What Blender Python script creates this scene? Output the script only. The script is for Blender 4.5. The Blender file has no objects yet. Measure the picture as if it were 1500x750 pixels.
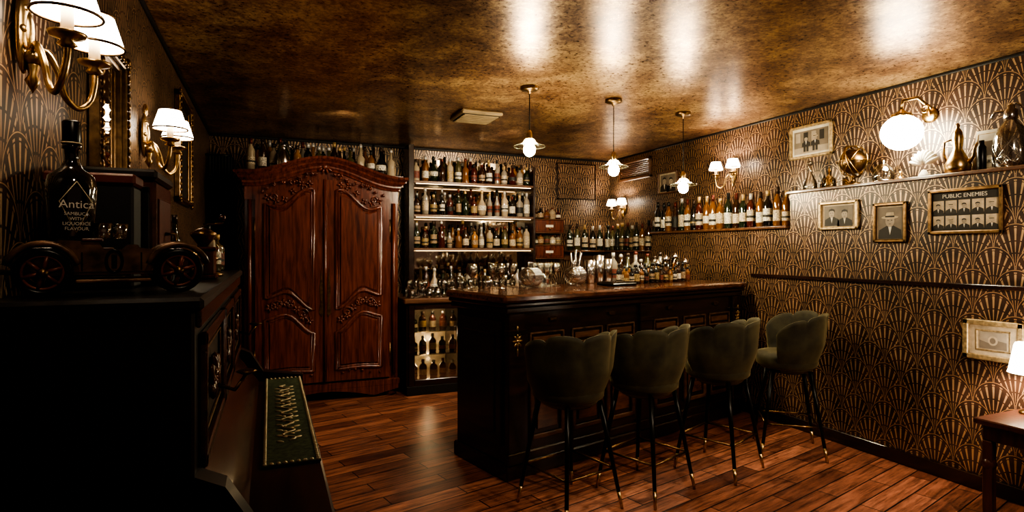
import bpy, bmesh, math, random
from math import sin, cos, pi, radians, sqrt
from mathutils import Matrix, Vector
R = random.Random(7)
T = Matrix.Translation
def RZ(a): return Matrix.Rotation(radians(a), 4, 'Z')
def RX(a): return Matrix.Rotation(radians(a), 4, 'X')
def RY(a): return Matrix.Rotation(radians(a), 4, 'Y')
scene = bpy.context.scene

# ---------------------------------------------------------------- materials
def newmat(name):
    m = bpy.data.materials.new(name); m.use_nodes = True
    return m, m.node_tree, m.node_tree.nodes['Principled BSDF']
def mat(name, col, rough=0.5, metal=0.0, coat=0.0, emit=0.0, ecol=None, spec=0.5, var=0.15, scale=12.0):
    m, nt, p = newmat(name)
    p.inputs['Roughness'].default_value = rough
    p.inputs['Metallic'].default_value = metal
    p.inputs['Coat Weight'].default_value = coat
    p.inputs['Specular IOR Level'].default_value = spec
    if emit:
        p.inputs['Emission Color'].default_value = (*(ecol or col), 1)
        p.inputs['Emission Strength'].default_value = emit
    if var:
        n = nt.nodes.new('ShaderNodeTexNoise'); n.inputs['Scale'].default_value = scale
        n.inputs['Detail'].default_value = 3
        g = nt.nodes.new('ShaderNodeNewGeometry'); nt.links.new(g.outputs['Position'], n.inputs['Vector'])
        r = nt.nodes.new('ShaderNodeValToRGB')
        r.color_ramp.elements[0].position = .3; r.color_ramp.elements[1].position = .7
        r.color_ramp.elements[0].color = (*[c*(1-var*1.5) for c in col], 1)
        r.color_ramp.elements[1].color = (*[min(1, c*(1+var)) for c in col], 1)
        nt.links.new(n.outputs['Fac'], r.inputs['Fac']); nt.links.new(r.outputs['Color'], p.inputs['Base Color'])
    else:
        p.inputs['Base Color'].default_value = (*col, 1)
    return m
def wood(name, c1, c2, rough=.3, sc=(40, 40, 4), coat=.3, bump=.08):
    m, nt, p = newmat(name)
    g = nt.nodes.new('ShaderNodeNewGeometry')
    mp = nt.nodes.new('ShaderNodeMapping'); mp.inputs['Scale'].default_value = sc
    nt.links.new(g.outputs['Position'], mp.inputs['Vector'])
    n = nt.nodes.new('ShaderNodeTexNoise'); n.inputs['Scale'].default_value = 1; n.inputs['Detail'].default_value = 6
    n.inputs['Distortion'].default_value = .5
    nt.links.new(mp.outputs[0], n.inputs['Vector'])
    r = nt.nodes.new('ShaderNodeValToRGB')
    r.color_ramp.elements[0].position = .28; r.color_ramp.elements[1].position = .74
    r.color_ramp.elements[0].color = (*c1, 1); r.color_ramp.elements[1].color = (*c2, 1)
    nt.links.new(n.outputs['Fac'], r.inputs['Fac']); nt.links.new(r.outputs['Color'], p.inputs['Base Color'])
    b = nt.nodes.new('ShaderNodeBump'); b.inputs['Strength'].default_value = bump; b.inputs['Distance'].default_value = .01
    nt.links.new(n.outputs['Fac'], b.inputs['Height']); nt.links.new(b.outputs[0], p.inputs['Normal'])
    p.inputs['Roughness'].default_value = rough; p.inputs['Coat Weight'].default_value = coat
    p.inputs['Coat Roughness'].default_value = .15
    return m
def glassmat(name, tint=(1, 1, 1), gloss=.12):
    m = bpy.data.materials.new(name); m.use_nodes = True; nt = m.node_tree; nt.nodes.clear()
    o = nt.nodes.new('ShaderNodeOutputMaterial'); mx = nt.nodes.new('ShaderNodeMixShader')
    t = nt.nodes.new('ShaderNodeBsdfTransparent'); t.inputs[0].default_value = (*tint, 1)
    g = nt.nodes.new('ShaderNodeBsdfGlossy'); g.inputs['Roughness'].default_value = .08
    g.inputs[0].default_value = (.95, .93, .86, 1)
    lw = nt.nodes.new('ShaderNodeLayerWeight'); lw.inputs[0].default_value = .45
    a = nt.nodes.new('ShaderNodeMath'); a.operation = 'ADD'; a.inputs[1].default_value = gloss; a.use_clamp = True
    nt.links.new(lw.outputs['Fresnel'], a.inputs[0]); nt.links.new(a.outputs[0], mx.inputs[0])
    nt.links.new(t.outputs[0], mx.inputs[1]); nt.links.new(g.outputs[0], mx.inputs[2]); nt.links.new(mx.outputs[0], o.inputs[0])
    return m
def frosted(name, fac):
    m = bpy.data.materials.new(name); m.use_nodes = True; nt = m.node_tree; nt.nodes.clear()
    o = nt.nodes.new('ShaderNodeOutputMaterial'); mx = nt.nodes.new('ShaderNodeMixShader')
    t = nt.nodes.new('ShaderNodeBsdfTransparent'); g = nt.nodes.new('ShaderNodeBsdfTranslucent'); g.inputs[0].default_value = (.75, .8, .6, 1)
    lw = nt.nodes.new('ShaderNodeLayerWeight'); lw.inputs[0].default_value = .5
    a = nt.nodes.new('ShaderNodeMath'); a.operation = 'MULTIPLY_ADD'; a.inputs[1].default_value = .22; a.inputs[2].default_value = fac; a.use_clamp = True
    nt.links.new(lw.outputs['Facing'], a.inputs[0]); nt.links.new(a.outputs[0], mx.inputs[0])
    nt.links.new(t.outputs[0], mx.inputs[1]); nt.links.new(g.outputs[0], mx.inputs[2]); nt.links.new(mx.outputs[0], o.inputs[0])
    return m
class NM:
    def __init__(s, nt): s.nt = nt
    def __call__(s, op, a, b=None, c=None, clamp=False):
        n = s.nt.nodes.new('ShaderNodeMath'); n.operation = op; n.use_clamp = clamp
        for i, v in enumerate((a, b, c)):
            if v is None: continue
            if isinstance(v, (int, float)): n.inputs[i].default_value = v
            else: s.nt.links.new(v, n.inputs[i])
        return n.outputs[0]
def fan_wallpaper(name, W=.215, HS=1.22):
    m, nt, p = newmat(name); f = NM(nt)
    g = nt.nodes.new('ShaderNodeNewGeometry'); s = nt.nodes.new('ShaderNodeSeparateXYZ')
    nt.links.new(g.outputs['Position'], s.inputs[0])
    U = f('DIVIDE', f('ADD', s.outputs[0], s.outputs[1]), W)
    V = f('DIVIDE', s.outputs[2], W*HS)
    row = f('FLOOR', f('DIVIDE', V, .5))
    fv = f('SUBTRACT', V, f('MULTIPLY', row, .5))
    par = f('MULTIPLY', f('FLOORED_MODULO', row, 2.0), .5)
    Up = f('ADD', U, par)
    fu = f('SUBTRACT', f('FRACT', Up), .5)
    fuB = f('SUBTRACT', f('FRACT', f('ADD', Up, .5)), .5)
    def ln(a, b): return f('SQRT', f('ADD', f('MULTIPLY', a, a), f('MULTIPLY', b, b)))
    dA = ln(fu, fv); fvB = f('SUBTRACT', fv, .5); dB = ln(fuB, fvB)
    inA = f('LESS_THAN', dA, .5)
    def mix(a, b): return f('ADD', f('MULTIPLY', a, inA), f('MULTIPLY', b, f('SUBTRACT', 1.0, inA)))
    du = mix(fu, fuB); py = mix(f('ADD', fv, .5), fv); dc = mix(dA, dB)
    ang = f('ARCTAN2', du, py); rl = ln(du, py)
    ray = f('ABSOLUTE', f('COSINE', f('MULTIPLY', ang, 16.0)))
    rayl = f('GREATER_THAN', ray, f('SUBTRACT', .975, f('MULTIPLY', rl, .11)))
    rayl = f('MULTIPLY', rayl, f('GREATER_THAN', rl, .12))
    rayl = f('MULTIPLY', rayl, f('LESS_THAN', dc, f('ADD', .34, f('MULTIPLY', ray, .06))))
    def band(v, c, w): return f('LESS_THAN', f('ABSOLUTE', f('SUBTRACT', v, c)), w)
    pearl = f('MULTIPLY', f('GREATER_THAN', ray, .84), band(dc, .428, .013))
    gap = f('SUBTRACT', 1.0, f('MAXIMUM', band(rl, .36, .016), band(rl, .62, .014)))
    rayl = f('MULTIPLY', rayl, gap)
    mask = f('MAXIMUM', f('MAXIMUM', rayl, band(dc, .487, .0065)), pearl)
    n = nt.nodes.new('ShaderNodeTexNoise'); n.inputs['Scale'].default_value = 4; n.inputs['Detail'].default_value = 6
    n.inputs['Roughness'].default_value = .7
    nt.links.new(g.outputs['Position'], n.inputs['Vector'])
    nn = f('ADD', .1, f('MULTIPLY', n.outputs['Fac'], 1.4))
    fac = f('MULTIPLY', mask, nn, clamp=True)
    bgf = f('MULTIPLY', f('SUBTRACT', n.outputs['Fac'], .40), 3.5, clamp=True)
    bg = nt.nodes.new('ShaderNodeMix'); bg.data_type = 'RGBA'
    bg.inputs[6].default_value = (.020, .009, .006, 1); bg.inputs[7].default_value = (.082, .040, .027, 1)
    nt.links.new(bgf, bg.inputs[0])
    mx = nt.nodes.new('ShaderNodeMix'); mx.data_type = 'RGBA'
    nt.links.new(bg.outputs[2], mx.inputs[6]); mx.inputs[7].default_value = (.60, .405, .235, 1)
    nt.links.new(fac, mx.inputs[0]); nt.links.new(mx.outputs[2], p.inputs['Base Color'])
    nt.links.new(f('MULTIPLY', mask, .45), p.inputs['Metallic'])
    p.inputs['Roughness'].default_value = .38
    return m
def ceiling_mat():
    m, nt, p = newmat('gold_leaf_ceiling'); f = NM(nt)
    g = nt.nodes.new('ShaderNodeNewGeometry')
    def noise(sc, det=8, dist=.3, rough=.65):
        n = nt.nodes.new('ShaderNodeTexNoise'); n.inputs['Scale'].default_value = sc; n.inputs['Detail'].default_value = det
        n.inputs['Distortion'].default_value = dist; n.inputs['Roughness'].default_value = rough
        nt.links.new(g.outputs['Position'], n.inputs['Vector']); return n.outputs['Fac']
    a = noise(2.2, 12, .2, .84); b = noise(38, 6, .5, .75)
    v = f('ADD', f('MULTIPLY', a, .62), f('MULTIPLY', b, .38))
    r = nt.nodes.new('ShaderNodeValToRGB'); e = r.color_ramp.elements
    e[0].position = .42; e[0].color = (.085, .033, .022, 1); e[1].position = .58; e[1].color = (.66, .45, .23, 1)
    x = e.new(.5); x.color = (.31, .168, .088, 1)
    nt.links.new(v, r.inputs['Fac']); nt.links.new(r.outputs['Color'], p.inputs['Base Color'])
    p.inputs['Metallic'].default_value = .6
    nt.links.new(f('ADD', .18, f('MULTIPLY', b, .24)), p.inputs['Roughness'])
    bp = nt.nodes.new('ShaderNodeBump'); bp.inputs['Strength'].default_value = .08; bp.inputs['Distance'].default_value = .01
    nt.links.new(a, bp.inputs['Height']); nt.links.new(bp.outputs[0], p.inputs['Normal'])
    return m
def floor_mat():
    m, nt, p = newmat('wood_plank_floor'); f = NM(nt)
    g = nt.nodes.new('ShaderNodeNewGeometry'); mp = nt.nodes.new('ShaderNodeMapping')
    mp.inputs['Rotation'].default_value = (0, 0, radians(-14)); nt.links.new(g.outputs['Position'], mp.inputs['Vector'])
    br = nt.nodes.new('ShaderNodeTexBrick'); nt.links.new(mp.outputs[0], br.inputs['Vector'])
    br.inputs['Scale'].default_value = 1; br.inputs['Brick Width'].default_value = .70; br.inputs['Row Height'].default_value = .12
    br.inputs['Mortar Size'].default_value = .004; br.inputs['Mortar Smooth'].default_value = .1
    br.inputs['Color1'].default_value = (.42, .19, .125, 1); br.inputs['Color2'].default_value = (.16, .062, .043, 1)
    br.inputs['Mortar'].default_value = (.015, .007, .006, 1); br.offset = .4
    mp2 = nt.nodes.new('ShaderNodeMapping'); mp2.inputs['Scale'].default_value = (2.5, 26, 1)
    nt.links.new(mp.outputs[0], mp2.inputs['Vector'])
    n = nt.nodes.new('ShaderNodeTexNoise'); n.inputs['Scale'].default_value = 1.3; n.inputs['Detail'].default_value = 8; n.inputs['Roughness'].default_value = .7
    nt.links.new(mp2.outputs[0], n.inputs['Vector'])
    r = nt.nodes.new('ShaderNodeValToRGB'); r.color_ramp.elements[0].position = .38; r.color_ramp.elements[1].position = .62
    r.color_ramp.elements[0].color = (.36, .30, .31, 1); r.color_ramp.elements[1].color = (1.35, 1.25, 1.15, 1)
    nt.links.new(n.outputs['Fac'], r.inputs['Fac'])
    mx = nt.nodes.new('ShaderNodeMix'); mx.data_type = 'RGBA'; mx.blend_type = 'MULTIPLY'; mx.inputs[0].default_value = 1
    nt.links.new(br.outputs['Color'], mx.inputs[6]); nt.links.new(r.outputs['Color'], mx.inputs[7])
    nt.links.new(mx.outputs[2], p.inputs['Base Color'])
    nt.links.new(f('ADD', .28, f('MULTIPLY', n.outputs['Fac'], .2)), p.inputs['Roughness'])
    bp = nt.nodes.new('ShaderNodeBump'); bp.inputs['Strength'].default_value = .5; bp.inputs['Distance'].default_value = .004
    h = f('SUBTRACT', f('MULTIPLY', n.outputs['Fac'], .4), br.outputs['Fac'])
    nt.links.new(h, bp.inputs['Height']); nt.links.new(bp.outputs[0], p.inputs['Normal'])
    return m

WP = fan_wallpaper('art_deco_fan_wallpaper'); CEIL = ceiling_mat(); FLOOR = floor_mat()
MAHOG = wood('mahogany', (.045, .011, .008), (.19, .052, .030), .24, (45, 45, 4), .4)
MAHOGD = wood('mahogany_dark', (.03, .009, .006), (.09, .028, .017), .3, (45, 45, 4), .4)
BARW = wood('bar_black_wood', (.010, .005, .004), (.038, .015, .010), .25, (5, 5, 40), .4)
BARTOP = wood('bar_top_wood', (.045, .017, .010), (.15, .060, .033), .16, (5, 40, 40), .6, .03)
SHELFW = wood('shelf_wood', (.06, .025, .013), (.17, .080, .042), .35, (5, 40, 40), .2)
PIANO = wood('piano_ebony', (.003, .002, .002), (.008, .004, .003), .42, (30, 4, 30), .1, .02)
PIANOR = wood('piano_rosewood', (.026, .008, .006), (.10, .032, .018), .24, (30, 4, 30), .4, .05)
KEYW = wood('piano_keybed_wood', (.014, .005, .004), (.060, .018, .011), .36, (30, 4, 30), .1, .05)
BLACK = mat('matte_black', (.006, .005, .005), .6)
BLACKM = mat('black_metal', (.012, .011, .010), .3, .6)
BRASS = mat('aged_brass', (.50, .34, .17), .28, 1.0, var=.25, scale=40)
BRASSD = mat('dark_brass', (.22, .135, .07), .35, 1.0, var=.3, scale=40)
BRONZE = mat('bronze_tin', (.18, .10, .06), .38, .45, var=.5, scale=25)
REDM = mat('red_wheel_paint', (.20, .06, .035), .4, .3, var=.3, scale=25)
STEEL = mat('steel', (.6, .58, .55), .2, 1.0)
VELVET = mat('olive_velvet', (.036, .031, .014), .75, 0, var=.5, scale=9)
VELVET.node_tree.nodes['Principled BSDF'].inputs['Sheen Weight'].default_value = .5
VELVET.node_tree.nodes['Principled BSDF'].inputs['Sheen Tint'].default_value = (.56, .46, .24, 1)
GLASS = glassmat('clear_glass', gloss=.24); GLASSY = glassmat('amber_glass', (.85, .68, .45)); FROST = frosted('ribbed_shade_glass', .03)
MIRROR = mat('dark_mirror', (.60, .52, .43), .04, 1.0, var=0)
PAPER = mat('aged_paper', (.55, .45, .32), .8, scale=30)
PAPERW = mat('white_paper', (.75, .70, .60), .8)
INK = mat('photo_ink', (.03, .025, .02), .6)
GREY = mat('photo_grey', (.22, .18, .14), .6)
SKIN = mat('photo_skin_tone', (.42, .35, .27), .6)
GOLDF = mat('gilt_frame', (.58, .43, .24), .4, .6, var=.3, scale=50)
CREAM = mat('cream_paint', (.50, .42, .31), .5)
VENTM = mat('vent_beige', (.34, .25, .15), .5)
SHADE = mat('lit_fabric_shade', (.9, .85, .7), .8, emit=9, ecol=(1, .91, .76), var=0)
OPAL = mat('lit_opal_glass', (.9, .9, .8), .3, emit=40, ecol=(1, .92, .68), var=0)
BULB = mat('lit_bulb', (1, .9, .7), .3, emit=480, ecol=(1, .88, .60), var=0)
LED = mat('lit_led_strip', (1, .9, .7), .3, emit=4, ecol=(1, .70, .38), var=0)
GREENC = mat('green_runner_cloth', (.050, .068, .030), .9, scale=60, var=.4)
GOLDT = mat('gold_thread', (.66, .56, .38), .5, .3)
REDW = mat('red_leather', (.10, .022, .015), .4)
bcols = [('bottle_green', (.012, .020, .010)), ('bottle_brown', (.03, .012, .006)), ('bottle_amber', (.15, .06, .018)),
         ('bottle_whisky', (.28, .13, .04)), ('bottle_clear', (.24, .21, .17)), ('bottle_black', (.008, .007, .006)),
         ('bottle_red', (.06, .012, .009)), ('bottle_olive', (.06, .052, .024)), ('bottle_pale', (.36, .29, .20))]
BG = [mat(n, c, .08, 0, coat=.6, spec=.7, var=0) for n, c in bcols]
LB = [mat('label_'+n, c, .6, var=.5, scale=110) for n, c in [('cream', (.50, .41, .29)), ('white', (.62, .57, .47)), ('black', (.02, .018, .015)),
      ('red', (.17, .045, .028)), ('gold', (.34, .24, .11)), ('tan', (.33, .23, .14))]]
CP = [mat('cap_'+n, c, .35, .4, var=0) for n, c in [('gold', (.5, .34, .16)), ('black', (.02, .02, .02)), ('red', (.12, .028, .02)), ('silver', (.5, .48, .45)), ('dark', (.05, .03, .02))]]

# ---------------------------------------------------------------- mesh builder
class MB:
    def __init__(s, name): s.name = name; s.v = []; s.f = []; s.mi = []; s.sm = []; s.mats = []; s.M = Matrix()
    def add(s, vs, fs, m, smooth=False):
        if m not in s.mats: s.mats.append(m)
        k = s.mats.index(m); o = len(s.v)
        s.v += [tuple(s.M @ Vector(v)) for v in vs]
        for f in fs: s.f.append([i+o for i in f]); s.mi.append(k); s.sm.append(smooth)
    def box(s, a, b, m, bev=.004):
        x0, y0, z0 = [min(a[i], b[i]) for i in range(3)]; x1, y1, z1 = [max(a[i], b[i]) for i in range(3)]
        bev = min(bev, .3*min(x1-x0, y1-y0, z1-z0))
        if bev <= 0:
            s.add([(x0, y0, z0), (x1, y0, z0), (x1, y1, z0), (x0, y1, z0), (x0, y0, z1), (x1, y0, z1), (x1, y1, z1), (x0, y1, z1)],
                  [(0, 3, 2, 1), (4, 5, 6, 7), (0, 1, 5, 4), (1, 2, 6, 5), (2, 3, 7, 6), (3, 0, 4, 7)], m); return
        V = []; idx = {}
        lo = (x0, y0, z0); hi = (x1, y1, z1)
        for c in range(8):
            sg = [(c >> i) & 1 for i in range(3)]
            for ax in range(3):
                p = []
                for i in range(3):
                    q = hi[i] if sg[i] else lo[i]
                    if i != ax: q += -bev if sg[i] else bev
                    p.append(q)
                idx[(c, ax)] = len(V); V.append(tuple(p))
        F = []
        for ax in range(3):
            o1, o2 = [i for i in range(3) if i != ax]
            for sd in (0, 1):
                cs = []
                for a1, a2 in ((0, 0), (1, 0), (1, 1), (0, 1)):
                    cs.append(idx[((sd << ax) | (a1 << o1) | (a2 << o2), ax)])
                F.append(cs)
            for a1 in (0, 1):
                for a2 in (0, 1):
                    c0 = (a1 << o1) | (a2 << o2); c1 = c0 | (1 << ax)
                    F.append([idx[(c0, o1)], idx[(c1, o1)], idx[(c1, o2)], idx[(c0, o2)]])
        for c in range(8): F.append([idx[(c, 0)], idx[(c, 1)], idx[(c, 2)]])
        s.add(V, F, m)
    def lathe(s, prof, m, at=(0, 0, 0), seg=16, M=None, cap=True, smooth=True, a0=0, sq=None):
        V = []; F = []; n = len(prof)
        for r, z in prof:
            for k in range(seg):
                a = a0+2*pi*k/seg
                x, y = r*cos(a), r*sin(a)
                if sq:
                    q = max(abs(cos(a)), abs(sin(a))); fct = min(1/q, 1.25) if r > .004 else 1
                    x *= fct; y *= fct
                p = Vector((x, y, z))
                if M is not None: p = M @ p
                V.append((p[0]+at[0], p[1]+at[1], p[2]+at[2]))
        for i in range(n-1):
            for k in range(seg):
                k2 = (k+1) % seg
                F.append((i*seg+k, i*seg+k2, (i+1)*seg+k2, (i+1)*seg+k))
        if cap:
            if prof[0][0] > 1e-4: F.append(tuple(range(seg))[::-1])
            if prof[-1][0] > 1e-4: F.append(tuple((n-1)*seg+k for k in range(seg)))
        s.add(V, F, m, smooth)
    def tube(s, pts, rad, m, seg=8, closed=False, smooth=True):
        pts = [Vector(p) for p in pts]; n = len(pts)
        if isinstance(rad, (int, float)): rad = [rad]*n
        V = []; F = []; up = None
        for i in range(n):
            if closed: t = pts[(i+1) % n]-pts[i-1]
            else: t = pts[min(i+1, n-1)]-pts[max(i-1, 0)]
            if t.length < 1e-9: t = Vector((0, 0, 1))
            t.normalize()
            if up is None: up = t.orthogonal().normalized()
            else:
                up = up - t*up.dot(t)
                if up.length < 1e-6: up = t.orthogonal()
                up.normalize()
            w = t.cross(up)
            for k in range(seg):
                a = 2*pi*k/seg; V.append(tuple(pts[i]+(up*cos(a)+w*sin(a))*rad[i]))
        m_ = n if closed else n-1
        for i in range(m_):
            j = (i+1) % n
            for k in range(seg):
                k2 = (k+1) % seg; F.append((i*seg+k, i*seg+k2, j*seg+k2, j*seg+k))
        if not closed: F.append(tuple(range(seg))[::-1]); F.append(tuple((n-1)*seg+k for k in range(seg)))
        s.add(V, F, m, smooth)
    def ball(s, c, r, m, seg=12, rings=8, M=None):
        if isinstance(r, (int, float)): r = (r, r, r)
        V = []; F = []
        for i in range(rings+1):
            th = pi*i/rings
            for k in range(seg):
                a = 2*pi*k/seg
                p = Vector((r[0]*sin(th)*cos(a), r[1]*sin(th)*sin(a), r[2]*cos(th)))
                if M is not None: p = M @ p
                V.append((p[0]+c[0], p[1]+c[1], p[2]+c[2]))
        for i in range(rings):
            for k in range(seg):
                k2 = (k+1) % seg; F.append((i*seg+k, (i+1)*seg+k, (i+1)*seg+k2, i*seg+k2))
        s.add(V, F, m, True)
    def plate(s, out, y0, y1, m, inset=0):
        n = len(out); cx = sum(p[0] for p in out)/n; cz = sum(p[1] for p in out)/n
        fr = [(cx+(p[0]-cx)*(1-inset), cz+(p[1]-cz)*(1-inset)) for p in out]
        V = [(p[0], y0, p[1]) for p in fr]+[(p[0], y1, p[1]) for p in out]
        F = [tuple(range(n)), tuple(range(n, 2*n))[::-1]]+[(i, (i+1) % n, n+(i+1) % n, n+i) for i in range(n)]
        s.add(V, F, m)
    def torus(s, c, R_, r, m, M=None, seg=24, sseg=6):
        pts = []
        for k in range(seg):
            p = Vector((R_*cos(2*pi*k/seg), R_*sin(2*pi*k/seg), 0))
            if M is not None: p = M @ p
            pts.append((p[0]+c[0], p[1]+c[1], p[2]+c[2]))
        s.tube(pts, r, m, sseg, closed=True)
    def text(s, txt, size, m, x=0, y=0, z=0, depth=.001):
        cu = bpy.data.curves.new('t', 'FONT'); cu.body = txt; cu.size = size; cu.align_x = 'CENTER'; cu.extrude = depth/2
        ob = bpy.data.objects.new('t', cu); scene.collection.objects.link(ob)
        bpy.context.view_layer.update()
        me = bpy.data.meshes.new_from_object(ob)
        s.add([(x+v.co.x, y-v.co.z, z+v.co.y) for v in me.vertices], [tuple(p.vertices) for p in me.polygons], m)
        bpy.data.objects.remove(ob); bpy.data.meshes.remove(me)
    def done(s, recalc=True):
        me = bpy.data.meshes.new(s.name); me.from_pydata(s.v, [], s.f)
        for m in s.mats: me.materials.append(m)
        me.polygons.foreach_set('material_index', s.mi); me.polygons.foreach_set('use_smooth', s.sm)
        if recalc:
            bm = bmesh.new(); bm.from_mesh(me); bmesh.ops.recalc_face_normals(bm, faces=bm.faces); bm.to_mesh(me); bm.free()
        me.update()
        ob = bpy.data.objects.new(s.name, me); scene.collection.objects.link(ob); return ob

def simple(name, a, b, m, bev=0):
    o = MB(name); o.box(a, b, m, bev); return o.done()
WARM = (1, .83, .62)
def light(name, loc, power, col=WARM, r=.05):
    l = bpy.data.lights.new(name, 'POINT'); l.energy = power; l.color = col; l.shadow_soft_size = r
    o = bpy.data.objects.new(name, l); o.location = loc; scene.collection.objects.link(o); return o
def spot(name, loc, target, power, ang=110, col=WARM, r=.04):
    l = bpy.data.lights.new(name, 'SPOT'); l.energy = power; l.color = col; l.shadow_soft_size = r
    l.spot_size = radians(ang); l.spot_blend = .8
    o = bpy.data.objects.new(name, l); o.location = loc
    d = Vector(target)-Vector(loc); o.rotation_euler = d.to_track_quat('-Z', 'Y').to_euler()
    scene.collection.objects.link(o); return o

# ---------------------------------------------------------------- room
XL, XR, XR2, YB, ZC, YF = -.55, 3.88, 4.06, 6.45, 2.58, -1.2
simple('floor', (XL-.1, YF, -.1), (XR2+.1, YB+.1, 0), FLOOR)
simple('ceiling', (XL-.1, YF, ZC), (XR2+.1, YB+.1, ZC+.1), CEIL)
simple('wall_left', (XL-.1, YF, 0), (XL, YB, ZC), WP)
simple('wall_back', (XL-.1, YB, 0), (XR2+.1, YB+.1, ZC), WP)
w = MB('wall_right')
w.box((XR2, YF, 0), (XR2+.1, YB, ZC), WP, 0)
w.box((XR, YF, 0), (XR2, 3.46, 1.875), WP, 0)
w.box((XR, 3.46, 0), (XR2, 5.3, 1.60), WP, 0)
w.box((XR, 5.3, 0), (XR2, YB, 1.40), WP, 0)
w.done()
t = MB('trim_1')
t.box((XR-.025, YF, 1.875), (XR2, 3.475, 1.897), SHELFW)
t.box((XR-.03, 3.475, 1.60), (XR2, 5.3, 1.622), SHELFW)
t.box((XR-.03, 5.3, 1.40), (XR2, YB, 1.422), SHELFW)
t.done()
t = MB('trim_2')
t.box((XR-.016, YF, 1.192), (XR, 3.86, 1.220), BARW)
t.done()
t = MB('trim_3')
t.box((XR2-.015, YF, ZC-.02), (XR2, YB, ZC), BLACK); t.box((XL, YF, ZC-.025), (XL+.015, YB, ZC), BLACK)
t.box((XL, YB-.015, ZC-.025), (XR2, YB, ZC), BLACK); t.done()
simple('baseboard_right', (XR-.018, YF, 0), (XR, YB, .09), BARW, .004)
simple('baseboard_left', (XL, YF, 0), (XL+.018, YB, .09), BARW, .004)
simple('baseboard_back', (XL+.02, YB-.018, 0), (XR-.02, YB, .09), BARW, .004)

# ---------------------------------------------------------------- bottles
def bottle(b, x, y, z, h=.3, kind=None, g=None, lab=None, cap=None, r=None):
    kind = kind if kind is not None else R.choice(['wine', 'liq', 'liq', 'sq', 'round', 'slim', 'dec'])
    g = g or R.choice(BG); lab = lab or R.choice(LB); cap = cap or R.choice(CP)
    if kind == 'wine': r = r or .037; P = [(r*.9, 0), (r, .01), (r, .60*h), (r*.85, .68*h), (.4*r, .78*h), (.36*r, .97*h), (.4*r, h)]
    elif kind == 'liq': r = r or .039; P = [(r*.9, 0), (r, .01), (r, .62*h), (r*.8, .70*h), (.4*r, .76*h), (.38*r, .9*h)]
    elif kind == 'sq': r = r or .036; P = [(r*.9, 0), (r, .01), (r, .64*h), (r*.6, .72*h), (.4*r, .76*h), (.4*r, .9*h)]
    elif kind == 'round': r = r or .052; P = [(r*.6, 0), (r*.85, .06*h), (r, .25*h), (r*.95, .42*h), (r*.5, .58*h), (.3*r, .66*h), (.28*r, .9*h)]
    elif kind == 'slim': r = r or .030; P = [(r*.9, 0), (r, .01), (r*1.05, .5*h), (r*.7, .62*h), (.42*r, .74*h), (.42*r, .92*h)]
    else: r = r or .045; P = [(r*.95, 0), (r, .01), (r*.8, .35*h), (r*.95, .55*h), (.35*r, .66*h), (.35*r, .9*h)]
    sq = kind == 'sq'; a0 = R.random()*.8
    b.lathe(P, g, (x, y, z), 12, sq=sq, a0=a0 if not sq else 0)
    if kind in ('wine', 'liq', 'sq', 'slim'):
        l0, l1 = R.uniform(.12, .2), R.uniform(.40, .52)
        rr = r*1.02 if kind != 'slim' else r*1.07
        b.lathe([(rr, l0*h), (rr, l1*h)], lab, (x, y, z), 12, sq=sq, a0=a0 if not sq else 0, cap=False)
        if R.random() < .6: b.lathe([(rr*1.01, l0*h+.3*(l1-l0)*h), (rr*1.01, l0*h+.5*(l1-l0)*h)], LB[2] if lab is not LB[2] else LB[4], (x, y, z), 12, sq=sq, a0=a0 if not sq else 0, cap=False)
    elif kind == 'round':
        b.lathe([(r*1.01, .22*h), (r*1.015, .3*h), (r*.99, .4*h)], lab, (x, y, z), 12, cap=False)
    if kind == 'wine': b.lathe([(.43*r, .82*h), (.43*r, 1.003*h)], cap, (x, y, z), 10)
    elif kind in ('round', 'dec'): b.ball((x, y, z+.93*h), (.4*r, .4*r, .09*h), cap, 8, 6)
    else: b.lathe([(.46*r, .86*h), (.46*r, h)], cap, (x, y, z), 10)
def brow(b, p0, p1, z, sp=.085, hr=(.25, .33), jit=.012, kinds=None, gl=None, labs=None):
    p0 = Vector(p0); p1 = Vector(p1); L = (p1-p0).length; n = max(1, int(L/sp))
    for i in range(n+1):
        q = p0.lerp(p1, i/n)
        bottle(b, q.x+R.uniform(-jit, jit)*.5, q.y+R.uniform(-jit, jit), z, R.uniform(*hr), R.choice(kinds) if kinds else None,
               R.choice(gl) if gl else None, R.choice(labs) if labs else None)
def tumbler(b, x, y, z, r=.035, h=.09, m=None):
    b.lathe([(r*.75, 0), (r*.85, .006), (r, h), (r*.93, h), (r*.78, .012), (0.0, .012)], m or GLASS, (x, y, z), 14, cap=True)
def wineglass(b, x, y, z, s=1.0, flip=False):
    P = [(.032, 0), (.030, .004), (.005, .008), (.004, .075), (.012, .085), (.033, .11), (.036, .14), (.028, .175), (.027, .175), (.034, .14), (.031, .112), (0, .088)]
    P = [(a*s, c*s) for a, c in P]
    b.lathe(P, GLASS, (x, y, z), 14, cap=False)

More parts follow.
